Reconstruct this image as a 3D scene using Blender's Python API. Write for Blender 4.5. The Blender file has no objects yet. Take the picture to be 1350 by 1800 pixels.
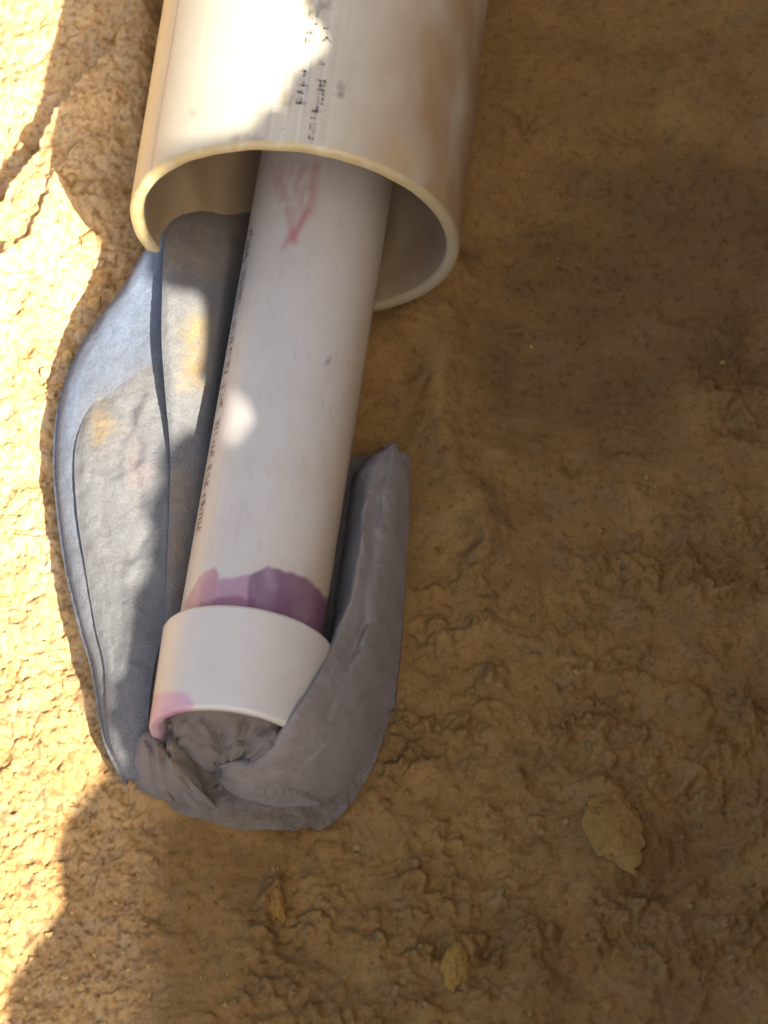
import bpy, bmesh, math, random
import numpy as np
from mathutils import Vector

# ------------------------------------------------------------------ camera, light, exposure
S = bpy.context.scene
COL = S.collection
W0, H0 = 1350.0, 1800.0          # photograph proportions used when measuring it
PITCH = math.radians(64.0)
DIST = 1.2
HALF = 0.1342                    # half width of the view at the aim point, metres
cam_d = bpy.data.cameras.new('camera')
cam = bpy.data.objects.new('camera', cam_d)
COL.objects.link(cam)
CAM = np.array([0.0, -DIST * math.cos(PITCH), DIST * math.sin(PITCH)])
cam.location = CAM
cam.rotation_euler = (math.pi / 2 - PITCH, 0, 0)
cam_d.sensor_fit = 'HORIZONTAL'
cam_d.sensor_width = 36.0
cam_d.lens = 36.0 * DIST / (2 * HALF)
cam_d.clip_start = 0.05
cam_d.clip_end = 400.0
cam_d.dof.use_dof = True
cam_d.dof.focus_distance = 1.175
cam_d.dof.aperture_fstop = 18.0
S.camera = cam

SUN_X, SUN_Y = 0.55, -0.72       # horizontal offset towards the sun per unit of height
sun_len = math.sqrt(SUN_X ** 2 + SUN_Y ** 2 + 1)
SUN = np.array([SUN_X, SUN_Y, 1.0]) / sun_len
elev = math.asin(SUN[2])
world = bpy.data.worlds.new("World")
S.world = world
world.use_nodes = True
wn = world.node_tree.nodes
wl = world.node_tree.links
bg = wn['Background']
sky = wn.new('ShaderNodeTexSky')
sky.sky_type = 'NISHITA'
sky.sun_disc = False
sky.sun_elevation = elev
sky.sun_rotation = math.atan2(SUN_X, SUN_Y)
sky.air_density = 0.75
sky.dust_density = 4.0
sky.ozone_density = 0.6
wl.new(sky.outputs['Color'], bg.inputs['Color'])
bg.inputs['Strength'].default_value = 0.075
sl = bpy.data.lights.new('sun', 'SUN')
sl.energy = 3.7
sl.angle = math.radians(0.5)
sl.color = (1.0, 0.945, 0.84)
sun = bpy.data.objects.new('sun', sl)
sun.rotation_euler = Vector(SUN).to_track_quat('Z', 'Y').to_euler()
sun.location = (1, -1, 2)
COL.objects.link(sun)
vs = S.view_settings
vs.view_transform = 'Standard'
vs.look = 'None'
vs.gamma = 1.0
vs.use_curve_mapping = False
vs.exposure = 2.5
S.render.engine = 'CYCLES'
S.render.filter_size = 2.4

# ------------------------------------------------------------------ measuring helpers
F = W0 / (2 * HALF) * DIST       # focal length in photo pixels
VD = np.array([0, math.cos(PITCH), -math.sin(PITCH)])
VU = np.array([0, math.sin(PITCH), math.cos(PITCH)])


def at(px, py, z=0.0):
    """where the line of sight measured at a photo pixel reaches the height z (metres)"""
    r = VD + np.array([1.0, 0, 0]) * (px - W0 / 2) / F - VU * (py - H0 / 2) / F
    t = (z - CAM[2]) / r[2]
    return CAM + r * t


def px_of(P):
    d = P - CAM
    dep = d @ VD
    return W0 / 2 + F * d[..., 0] / dep, H0 / 2 - F * (d @ VU) / dep


def sstep(a, b, x):
    t = np.clip((x - a) / (b - a), 0, 1)
    return t * t * (3 - 2 * t)


# ------------------------------------------------------------------ noise (numpy)
_rng = np.random.RandomState(7)
_perm = _rng.permutation(4096)
_ang = _rng.rand(4096) * 2 * math.pi
_gx, _gy = np.cos(_ang), np.sin(_ang)
_rx, _ry = _rng.rand(4096), _rng.rand(4096)


def _h(i, j):
    return _perm[(_perm[i & 4095] + j) & 4095]


def perlin(x, y):
    xi, yi = np.floor(x).astype(np.int64), np.floor(y).astype(np.int64)
    fx, fy = x - xi, y - yi
    u, v = fx * fx * fx * (fx * (fx * 6 - 15) + 10), fy * fy * fy * (fy * (fy * 6 - 15) + 10)

    def g(a, b):
        h = _h(xi + a, yi + b)
        return _gx[h] * (fx - a) + _gy[h] * (fy - b)
    n0 = g(0, 0) * (1 - u) + g(1, 0) * u
    n1 = g(0, 1) * (1 - u) + g(1, 1) * u
    return (n0 * (1 - v) + n1 * v) * 1.5


def fbm(x, y, o=4, gain=0.5, ridged=False):
    s, a, f = 0, 1.0, 1.0
    for k in range(o):
        n = perlin(x * f + 17.3 * k, y * f - 9.1 * k)
        if ridged:
            n = 1 - 2 * np.abs(n)
        s = s + a * n
        a *= gain
        f *= 2.03
    return s


def worley(x, y):
    xi, yi = np.floor(x).astype(np.int64), np.floor(y).astype(np.int64)
    d1 = np.full(x.shape, 9.0)
    d2 = np.full(x.shape, 9.0)
    idv = np.zeros(x.shape)
    for a in (-1, 0, 1):
        for b in (-1, 0, 1):
            h = _h(xi + a, yi + b)
            d = np.hypot(xi + a + _rx[h] - x, yi + b + _ry[h] - y)
            nb = d < d1
            d2 = np.where(nb, d1, np.minimum(d2, d))
            d1 = np.where(nb, d, d1)
            idv = np.where(nb, _rx[(h * 7 + 3) & 4095], idv)
    return d1, d2, idv


# ------------------------------------------------------------------ object helpers
def tag(o, label=None, cat=None, group=None, kind=None):
    for k, v in (('label', label), ('category', cat), ('group', group), ('kind', kind)):
        if v:
            o[k] = v
    return o


def thing(name, label, cat, loc, group=None):
    o = bpy.data.objects.new(name, None)
    o.empty_display_size = 0.02
    o.location = loc
    COL.objects.link(o)
    return tag(o, label, cat, group)


def mesh_obj(name, verts, faces, mat, parent=None, smooth=True, colors=None):
    me = bpy.data.meshes.new(name)
    verts = np.asarray(verts, dtype=np.float32)
    if parent is not None:
        verts = verts - np.array(parent.location, dtype=np.float32)
    if isinstance(faces, np.ndarray):
        n = len(faces)
        me.vertices.add(len(verts))
        me.vertices.foreach_set('co', verts.ravel())
        me.loops.add(faces.size)
        me.loops.foreach_set('vertex_index', faces.ravel().astype(np.int32))
        me.polygons.add(n)
        me.polygons.foreach_set('loop_start', np.arange(0, faces.size, faces.shape[1], dtype=np.int32))
        me.update(calc_edges=True)
    else:
        me.from_pydata(verts.tolist(), [], faces)
    me.polygons.foreach_set('use_smooth', np.full(len(me.polygons), smooth))
    if colors is not None:
        for an, arr in colors.items():
            ca = me.color_attributes.new(an, 'FLOAT_COLOR', 'POINT')
            ca.data.foreach_set('color', np.asarray(arr, dtype=np.float32).ravel())
    me.validate()
    me.update()
    me.materials.append(mat)
    o = bpy.data.objects.new(name, me)
    COL.objects.link(o)
    if parent is not None:
        o.parent = parent
    return o


def grid_faces(n, m, wrap=False):
    i = np.arange(n - 1)[:, None]
    j = np.arange(m if wrap else m - 1)[None, :]
    j2 = (j + 1) % m
    return np.stack([i * m + j, i * m + j2, (i + 1) * m + j2, (i + 1) * m + j], -1).reshape(-1, 4)


# ------------------------------------------------------------------ materials
def new_mat(name):
    m = bpy.data.materials.new(name)
    m.use_nodes = True
    nt = m.node_tree
    b = nt.nodes['Principled BSDF']
    return m, nt, b


def nnoise(nt, scale, detail=4, rough=0.55, coord='Object', dist=0.0):
    tc = nt.nodes.new('ShaderNodeNewGeometry' if coord == 'Position' else 'ShaderNodeTexCoord')
    n = nt.nodes.new('ShaderNodeTexNoise')
    n.inputs['Scale'].default_value = scale
    n.inputs['Detail'].default_value = detail
    n.inputs['Roughness'].default_value = rough
    n.inputs['Distortion'].default_value = dist
    nt.links.new(tc.outputs[coord], n.inputs['Vector'])
    return n.outputs['Fac']


def ramp(nt, fac, stops):
    r = nt.nodes.new('ShaderNodeValToRGB')
    e = r.color_ramp.elements
    e[0].position, e[0].color = stops[0][0], (*stops[0][1], 1)
    e[1].position, e[1].color = stops[-1][0], (*stops[-1][1], 1)
    for p, c in stops[1:-1]:
        k = e.new(p)
        k.color = (*c, 1)
    nt.links.new(fac, r.inputs['Fac'])
    return r.outputs['Color']


def mix(nt, fac, a, b, mode='MIX'):
    m = nt.nodes.new('ShaderNodeMix')
    m.data_type = 'RGBA'
    m.blend_type = mode
    m.clamp_factor = True
    for sock, v in ((m.inputs[0], fac), (m.inputs[6], a), (m.inputs[7], b)):
        if isinstance(v, (int, float)):
            sock.default_value = v
        elif isinstance(v, tuple):
            sock.default_value = (*v, 1)
        else:
            nt.links.new(v, sock)
    return m.outputs[2]


def bump(nt, b, h, strength, dist):
    n = nt.nodes.new('ShaderNodeBump')
    n.inputs['Strength'].default_value = strength
    n.inputs['Distance'].default_value = dist
    nt.links.new(h, n.inputs['Height'])
    nt.links.new(n.outputs['Normal'], b.inputs['Normal'])


def attr(nt, name):
    a = nt.nodes.new('ShaderNodeAttribute')
    a.attribute_name = name
    return a.outputs['Color']


# soil: the colour attribute carries the mineral and shade tint, noise adds grain and specks
def soil_material():
    m, nt, b = new_mat('ochre_soil')
    c = attr(nt, 'tint')
    g1 = ramp(nt, nnoise(nt, 900, 5, 0.65, 'Position'), [(0.3, (0.8, 0.78, 0.75)), (0.5, (1, 1, 1)), (0.72, (1.14, 1.13, 1.1))])
    c = mix(nt, 1.0, c, g1, 'MULTIPLY')
    g2 = ramp(nt, nnoise(nt, 330, 3, 0.6, 'Position'), [(0.30, (0.66, 0.58, 0.5)), (0.45, (1, 1, 1)), (0.7, (1.10, 1.09, 1.06))])
    c = mix(nt, 0.8, c, g2, 'MULTIPLY')
    g3 = ramp(nt, nnoise(nt, 60, 4, 0.6, 'Position'), [(0.35, (0.86, 0.8, 0.74)), (0.65, (1.08, 1.07, 1.06))])
    c = mix(nt, 0.8, c, g3, 'MULTIPLY')
    nt.links.new(c, b.inputs['Base Color'])
    b.inputs['Roughness'].default_value = 0.95
    b.inputs['Specular IOR Level'].default_value = 0.15
    bump(nt, b, nnoise(nt, 1100, 6, 0.7, 'Position'), 0.3, 0.0007)
    return m


def pvc_material(name):
    m, nt, b = new_mat(name)
    c = attr(nt, 'tint')
    g = ramp(nt, nnoise(nt, 70, 5, 0.6), [(0.3, (0.93, 0.91, 0.87)), (0.6, (1, 1, 1))])
    c = mix(nt, 0.8, c, g, 'MULTIPLY')
    sp = ramp(nt, nnoise(nt, 1400, 2, 0.5), [(0.27, (0.72, 0.66, 0.6)), (0.36, (1, 1, 1))])
    c = mix(nt, 0.45, c, sp, 'MULTIPLY')
    nt.links.new(c, b.inputs['Base Color'])
    b.inputs['Roughness'].default_value = 0.42
    b.inputs['Specular IOR Level'].default_value = 0.4
    b.inputs['Subsurface Weight'].default_value = 0.12
    b.inputs['Subsurface Radius'].default_value = (1.0, 0.75, 0.4)
    b.inputs['Subsurface Scale'].default_value = 0.004
    bump(nt, b, nnoise(nt, 240, 4, 0.6), 0.12, 0.0006)
    return m


def cloth_material():
    m, nt, b = new_mat('grey_felted_cloth')
    c = attr(nt, 'tint')
    g = ramp(nt, nnoise(nt, 1300, 4, 0.7), [(0.3, (0.70, 0.70, 0.72)), (0.5, (1, 1, 1)), (0.72, (1.2, 1.2, 1.2))])
    c = mix(nt, 0.9, c, g, 'MULTIPLY')
    g2 = ramp(nt, nnoise(nt, 130, 4, 0.6, dist=0.6), [(0.35, (0.82, 0.81, 0.80)), (0.6, (1, 1, 1))])
    c = mix(nt, 0.9, c, g2, 'MULTIPLY')
    nt.links.new(c, b.inputs['Base Color'])
    b.inputs['Roughness'].default_value = 0.95
    b.inputs['Specular IOR Level'].default_value = 0.1
    b.inputs['Sheen Weight'].default_value = 0.15
    b.inputs['Sheen Roughness'].default_value = 0.5
    bump(nt, b, nnoise(nt, 900, 5, 0.7, dist=0.4), 0.6, 0.0008)
    return m


def plain_mat(name, col, rough=0.8, alpha_noise=None):
    m, nt, b = new_mat(name)
    c = ramp(nt, nnoise(nt, 500, 3, 0.6), [(0.3, tuple(v * 0.8 for v in col)), (0.7, tuple(min(1, v * 1.2) for v in col))])
    nt.links.new(c, b.inputs['Base Color'])
    b.inputs['Roughness'].default_value = rough
    if alpha_noise:
        sc, lo, hi, mx = alpha_noise
        a = ramp(nt, nnoise(nt, sc, 3, 0.6), [(lo, (0, 0, 0)), (hi, (mx, mx, mx))])
        nt.links.new(a, b.inputs['Alpha'])
    return m


M_SOIL = soil_material()
M_PVC = pvc_material('aged_white_pvc')
M_CLOTH = cloth_material()
M_INK = plain_mat('faded_black_ink', (0.07, 0.065, 0.065), 0.6, (380, 0.42, 0.66, 0.62))
M_INK_RED = plain_mat('brown_red_ink', (0.21, 0.085, 0.065), 0.6, (600, 0.32, 0.58, 0.85))
M_BLOCKER = plain_mat('sandstone', (0.26, 0.175, 0.095), 0.95)  # tan surface of the unseen blockers added to shape the light

# ------------------------------------------------------------------ pipe axes (measured)
PVC_TONE = np.array([0.86, 0.885, 0.82, 1.0])
R_BIG, T_BIG = 0.0572, 0.0047
R_IN, T_IN = 0.0241, 0.0037
R_CAP = 0.0288
mouth = at(517, 412, R_BIG)
back = at(572, 20, R_BIG)
AX = (mouth - back) / np.linalg.norm(mouth - back)          # towards the mouth, along the ground
cap0 = at(437, 1127, 0.0300)                                # centre of the cap's upper rim
inn1 = at(553, 430, 0.0295)
AXI = (cap0 - inn1) / np.linalg.norm(cap0 - inn1)


def frame_of(ax):
    up = np.array([0, 0, 1.0])
    side = np.cross(ax, up)
    side /= np.linalg.norm(side)                            # points to the photo's left
    up = np.cross(side, ax)
    return side, up


SIDE, UPB = frame_of(AX)
SIDEI, UPI = frame_of(AXI)
if SIDE[0] > 0:
    SIDE = -SIDE
if SIDEI[0] > 0:
    SIDEI = -SIDEI
UPB = UPB * np.sign(UPB[2])
UPI = UPI * np.sign(UPI[2])

# ------------------------------------------------------------------ ground
def spread(lo, hi, step, far, grow=1.22):
    core = np.arange(lo, hi + step / 2, step)
    out, s, v = [], step, hi
    while v < far:
        s *= grow
        v += s
        out.append(v)
    out2, s, v = [], step, lo
    while v > -far:
        s *= grow
        v -= s
        out2.append(v)
    return np.concatenate([out2[::-1], core, out])


def seg_dist(U, V, pts):
    best = np.full(U.shape, 1e9)
    side = np.zeros(U.shape)
    for (x0, y0), (x1, y1) in zip(pts[:-1], pts[1:]):
        dx, dy = x1 - x0, y1 - y0
        t = np.clip(((U - x0) * dx + (V - y0) * dy) / (dx * dx + dy * dy), 0, 1)
        d = np.hypot(U - x0 - t * dx, V - y0 - t * dy)
        cr = (U - x0) * dy - (V - y0) * dx
        nb = d < best
        best = np.where(nb, d, best)
        side = np.where(nb, np.sign(cr), side)
    return best, side


def inside(U, V, poly):
    c = np.zeros(U.shape, bool)
    n = len(poly)
    for i in range(n):
        x0, y0 = poly[i]
        x1, y1 = poly[(i + 1) % n]
        k = ((y0 > V) != (y1 > V)) & (U < (x1 - x0) * (V - y0) / ((y1 - y0) or 1e-9) + x0)
        c ^= k
    return c


def soft_poly(U, V, poly, soft):
    d, _ = seg_dist(U, V, list(poly) + [poly[0]])
    sd = np.where(inside(U, V, poly), d, -d)
    return sstep(-soft, soft, sd)


def ground_height(X, Y):
    P = np.stack([X, Y, np.zeros_like(X)], -1)
    near = (np.abs(X) < 0.6) & (np.abs(Y) < 0.6)
    U, V = px_of(P)
    U = np.where(near, U, 5000.0)
    V = np.where(near, V, 5000.0)
    mm = 0.001
    wx, wy = X / 0.05, Y / 0.05
    # wander the measured coordinates a little so that edges are ragged
    Uw = U + 26 * fbm(X * 45, Y * 45, 4) + 7 * perlin(X * 260, Y * 260)
    Vw = V + 26 * fbm(X * 45 + 31, Y * 45 - 8, 4) + 7 * perlin(X * 260 + 5, Y * 260)
    z = -2.0 * mm + 3.6 * mm * fbm(wx * 0.8, wy * 0.8, 3)
    # the ground falls away to the left of the big pipe
    fall = -4.0 + 0 * Vw
    z = z + fall * mm * sstep(420, 150, Uw)
    z = z + np.where(Vw > 1250, -4, 0) * mm * sstep(420, 150, Uw) * sstep(1250, 1500, Vw)
    # seat of the pipe and the cloth
    seat = sstep(900, 760, Uw) * sstep(380, 470, Uw)
    z = z * (1 - 0.6 * seat * sstep(1500, 1350, Vw)) - 1.2 * mm * seat
    # right of the pipe: low ridge beside the mouth
    d, s = seg_dist(0.75 * U + 0.25 * Uw, 0.75 * V + 0.25 * Vw, [(800, 480), (780, 620), (765, 720), (800, 840), (860, 960)])
    z = z + 5.0 * mm * np.exp(-(d / 30) ** 2) + 3.0 * mm * np.exp(-(d / 90) ** 2)
    Um, Vm = 0.6 * U + 0.4 * Uw, 0.6 * V + 0.4 * Vw
    d, s = seg_dist(Um, Vm, [(1400, 330), (1230, 235), (1010, 275), (900, 450), (850, 600)])
    z = z + 2.6 * mm * np.where(s > 0, 1, -1) * np.exp(-(d / 90) ** 2) * sstep(0, 60, d) * sstep(40, 220, np.hypot(U - 850, V - 600))
    # soil banked against the right side of the big pipe
    d, s = seg_dist(0.6 * U + 0.4 * Uw, V, [(715, 575), (745, 300), (800, -150)])
    z = z + 9.0 * mm * np.exp(-(d / 55) ** 2)
    # compacted part with long faint strokes, rough clods lower and further right
    rough = sstep(820, 1120, Vw + 0.35 * (Uw - 900)) * sstep(560, 760, Uw + 0.45 * (Vw - 1100))
    rough = np.maximum(rough, sstep(1480, 1600, Vw) * sstep(330, 560, Uw))
    rough = np.maximum(rough, 0.9 * sstep(1180, 1290, Uw) * sstep(520, 640, Vw))
    rough = rough * (0.3 + 0.7 * sstep(-0.3, 0.3, fbm(X * 24 + 3, Y * 30, 3)))
    left = sstep(330, 240, Uw)
    def grains(f, keep, warp):
        d1, d2, idv = worley(X * f + warp * perlin(X * f * 1.7, Y * f * 1.7), Y * f + warp * perlin(X * f * 1.7 + 9, Y * f * 1.7))
        h = np.clip((idv - keep) / (1 - keep), 0, 1)
        r = 0.18 + 0.34 * h
        return np.sqrt(np.clip(1 - (d1 / r) ** 2, 0, 1)) * r * (idv > keep)
    crumb = grains(320.0, 0.55, 0.3)
    clod = grains(150.0, 0.5, 0.35)
    big = grains(75.0, 0.6, 0.4)
    lump = fbm(X * 95 + Y * 25, Y * 105 - X * 25, 6, 0.60)
    z = z + rough * mm * (6.0 * clod + 2.6 * crumb + 9.0 * big + 2.5 * lump)
    z = z + (1 - rough) * mm * (0.22 * fbm(X * 140, Y * 140, 4) + 0.9 * fbm(X * 34, Y * 50, 3) + 1.0 * crumb * sstep(0.1, 0.6, fbm(X * 40 + 8, Y * 40, 2)))
    # sunlit gravelly ground on the left: pits, cracks and a diagonal ledge
    pit = fbm(X * 420, Y * 420, 3, 0.6)
    z = z + left * mm * (1.5 * lump + 1.3 * crumb - 1.4 * sstep(0.45, 0.8, pit) + 1.2 * clod + 2.2 * big)
    for pts, h, run, rag in (([(-80, 450), (0, 365), (65, 280), (125, 196), (180, 120), (260, 20)], 16.0, 190, 1.0),
                             ([(-30, 515), (60, 400), (128, 300), (190, 235), (262, 170)], 4.0, 45, 1.0)):
        d, s = seg_dist(0.35 * U + 0.65 * Uw, 0.35 * V + 0.65 * Vw, pts)
        z = z + left * mm * h * sstep(-5, 5, np.where(s < 0, d, -d)) * np.exp(-(d / run) ** 2)
    for pts, dep in (([(-20, 300), (20, 190), (60, 245)], 2.0), ([(120, 350), (150, 400), (140, 430)], 3.0),
                     ([(20, 520), (45, 560), (50, 590)], 3.5), ([(-10, 470), (25, 440), (40, 420)], 3),
                     ([(-10, 1135), (25, 1150)], 2.5), ([(-10, 1330), (20, 1290), (40, 1275)], 3.0)):
        d, s = seg_dist(Uw, Vw, pts)
        z = z - 0.7 * dep * mm * np.exp(-(d / 10) ** 2)
    z = z - 6.0 * mm * soft_poly(Um, Vm, [(1010, 290), (1230, 250), (1400, 420), (1300, 640), (1080, 760), (880, 720), (830, 600), (900, 460)], 110)
    # named bumps and dents (x, y, half sizes, height in mm)
    for bx, by, ax, ay, h in ((1080, 1440, 62, 105, 9), (1120, 1560, 120, 30, -4), (1230, 1500, 60, 60, -7),
                              (1320, 640, 60, 26, -7), (1310, 720, 46, 60, -4), (930, 214, 22, 12, -3.5),
                              (935, 1650, 34, 30, 5), (800, 1690, 30, 60, 5), (480, 1590, 18, 50, 5.5),
                              (520, 1600, 26, 70, -4), (1180, 560, 40, 16, 2), (1250, 1345, 60, 36, 4),
                              (1290, 1470, 60, 14, 3.5), (1310, 1580, 70, 16, 4), (860, 1520, 40, 30, -3),
                              (300, 1590, 60, 30, -2), (1010, 810, 30, 20, -3), (1100, 775, 34, 16, -3),
                              (840, 1000, 40, 90, 3), (640, 1480, 90, 30, -2), (700, 640, 40, 120, -3),
                              (1000, 1330, 70, 30, -4), (900, 1120, 60, 30, 3), (1150, 1220, 60, 40, 4)):
        z = z + h * mm * np.exp(-((Uw - bx) / ax) ** 2 - ((Vw - by) / ay) ** 2)
    fp = soft_poly(U, V, [(250, 460), (600, 480), (640, 780), (725, 800), (725, 1000), (712, 1200), (660, 1380), (580, 1460), (430, 1460), (240, 1400),
                          (190, 1290), (150, 1150), (120, 1000), (110, 800), (180, 600)], 14)
    z = z * (1 - 0.85 * fp) - 2.0 * mm * fp
    farz = 0.05 * fbm(X * 0.8, Y * 0.8, 3) * sstep(0.5, 3, np.hypot(X, Y))
    return z + farz


def build_ground():
    xs = spread(-0.20, 0.19, 0.00065, 80)
    ys = spread(-0.25, 0.27, 0.00075, 80)
    X, Y = np.meshgrid(xs, ys)
    Z = ground_height(X, Y)
    P = np.stack([X, Y, np.zeros_like(X)], -1)
    U, V = px_of(P)
    near = (np.abs(X) < 0.6) & (np.abs(Y) < 0.6)
    U, V = np.where(near, U, 1000.0), np.where(near, V, 900.0)
    t = 0.5 + 0.5 * fbm(X * 28, Y * 28, 5, 0.6)
    t2 = 0.5 + 0.5 * fbm(X * 90 + 4, Y * 90, 4, 0.6)
    a = np.array([0.176, 0.104, 0.036])
    bcol = np.array([0.232, 0.137, 0.046])
    gcol = np.array([0.188, 0.120, 0.052])
    C = a + (bcol - a) * np.clip(t, 0, 1)[..., None]
    C = C + (gcol - C) * (0.6 * sstep(0.5, 0.85, t2))[..., None]
    # a more orange patch below the cloth and along the left
    org = np.exp(-((U - 330) / 260) ** 2 - ((V - 1500) / 170) ** 2)
    C = C * (1 + org[..., None] * np.array([-0.12, -0.16, -0.22]))
    hollow_shade = soft_poly(U + 40 * (t - .5), V + 40 * (t2 - .5), [(1010, 280), (1240, 240), (1420, 380), (1300, 640), (1060, 760), (860, 740), (800, 600), (900, 440)], 70)
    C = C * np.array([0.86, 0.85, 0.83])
    C = C * (1 - 0.30 * hollow_shade[..., None])  # shade of the upper right hollow painted into the soil colour
    lower_right = sstep(900, 1250, V + 0.35 * (U - 900)) * sstep(600, 800, U)
    C = C * (1 + 0.12 * lower_right[..., None] * np.array([1.1, 1.0, 0.6]))  # slightly lighter towards the rough lower right
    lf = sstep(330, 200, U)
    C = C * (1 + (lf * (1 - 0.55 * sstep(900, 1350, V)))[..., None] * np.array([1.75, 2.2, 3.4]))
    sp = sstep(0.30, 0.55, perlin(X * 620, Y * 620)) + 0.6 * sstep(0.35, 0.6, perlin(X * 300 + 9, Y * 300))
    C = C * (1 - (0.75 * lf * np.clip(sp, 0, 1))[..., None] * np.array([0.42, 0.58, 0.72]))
    C = np.concatenate([C, np.ones(C.shape[:2] + (1,))], -1)
    V3 = np.stack([X, Y, Z], -1).reshape(-1, 3)
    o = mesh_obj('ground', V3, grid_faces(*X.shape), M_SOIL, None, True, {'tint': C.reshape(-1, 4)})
    tag(o, 'ochre brown compacted soil, smooth by the pipe and cloddy lower right', None, None, 'structure')
    return o


build_ground()

# ------------------------------------------------------------------ tubes
def lathe(profile, c, ax, side, up, n):
    """profile: (u along ax, radius). returns verts (k, n, 3), angle from the top towards the photo's left"""
    th = np.arange(n) / n * 2 * math.pi
    u = np.array([p[0] for p in profile])[:, None, None]
    r = np.array([p[1] for p in profile])[:, None, None]
    ring = up * np.cos(th)[:, None] + side * np.sin(th)[:, None]
    return c + ax * u + r * ring[None], th


def tint_arr(shape, col):
    t = np.ones(shape + (4,))
    t[..., :3] = col
    return t


def blend(T, w, col):
    T[..., :3] = T[..., :3] * (1 - w[..., None]) + np.array(col) * w[..., None]


def cyl_strokes(segs, c, ax, side, up, r, wid, mat, name, parent):
    """thin print on a cylinder: segs are ((u, arc), (u, arc)) in metres"""
    vs_, fs = [], []
    for (u0, a0), (u1, a1) in segs:
        L = math.hypot(u1 - u0, a1 - a0) or 1e-6
        nx, ny = -(a1 - a0) / L * wid / 2, (u1 - u0) / L * wid / 2
        ex, ey = (u1 - u0) / L * wid / 2, (a1 - a0) / L * wid / 2
        k0 = len(vs_)
        for i in range(3):
            t = i / 2
            cu, ca = u0 - ex + (u1 - u0 + 2 * ex) * t, a0 - ey + (a1 - a0 + 2 * ey) * t
            for sg in (-1, 1):
                u, a = cu + sg * nx, ca + sg * ny
                th = a / r
                vs_.append(c + ax * u + (r + 0.00012) * (up * math.cos(th) + side * math.sin(th)))
        fs += [(k0, k0 + 1, k0 + 3, k0 + 2), (k0 + 2, k0 + 3, k0 + 5, k0 + 4)]
    return mesh_obj(name, vs_, fs, mat, parent)


GLYPHS = [[((0, 0), (0, 1)), ((0, 1), (.8, 1)), ((.8, 1), (.8, .5)), ((.8, .5), (0, .5))],
          [((0, 0), (.4, 1)), ((.4, 1), (.8, 0))],
          [((.8, 1), (0, 1)), ((0, 1), (0, 0)), ((0, 0), (.8, 0))],
          [((0, 0), (0, 1)), ((0, .5), (.7, 1)), ((0, .5), (.7, 0))],
          [((0, 0), (.8, 0)), ((0, 1), (.8, 1)), ((0, .5), (.8, .5)), ((.8, 0), (.8, 1))],
          [((.4, 0), (.4, 1))],
          [((0, 0), (0, 1)), ((.8, 0), (.8, 1)), ((0, 0), (.8, 0)), ((0, 1), (.8, 1)), ((0, .5), (.8, .5))],
          [((0, 1), (0, .5)), ((0, .5), (.7, .5)), ((.7, 1), (.7, 0))]]


def worn_print(u_start, u_end, arc, hgt, adv, rnd, keep, gap=0.0):
    """worn illegible marks: broken glyph-like strokes"""
    segs = []
    u = u_start
    while u < u_end:
        if rnd.random() < gap:
            u += adv * 1.6
            continue
        for (x0, y0), (x1, y1) in rnd.choice(GLYPHS):
            if rnd.random() < keep:
                segs.append(((u + x0 * adv * .8, arc + y0 * hgt), (u + x1 * adv * .8, arc + y1 * hgt)))
        u += adv * (1 + 0.15 * rnd.random())
    return segs


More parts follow.
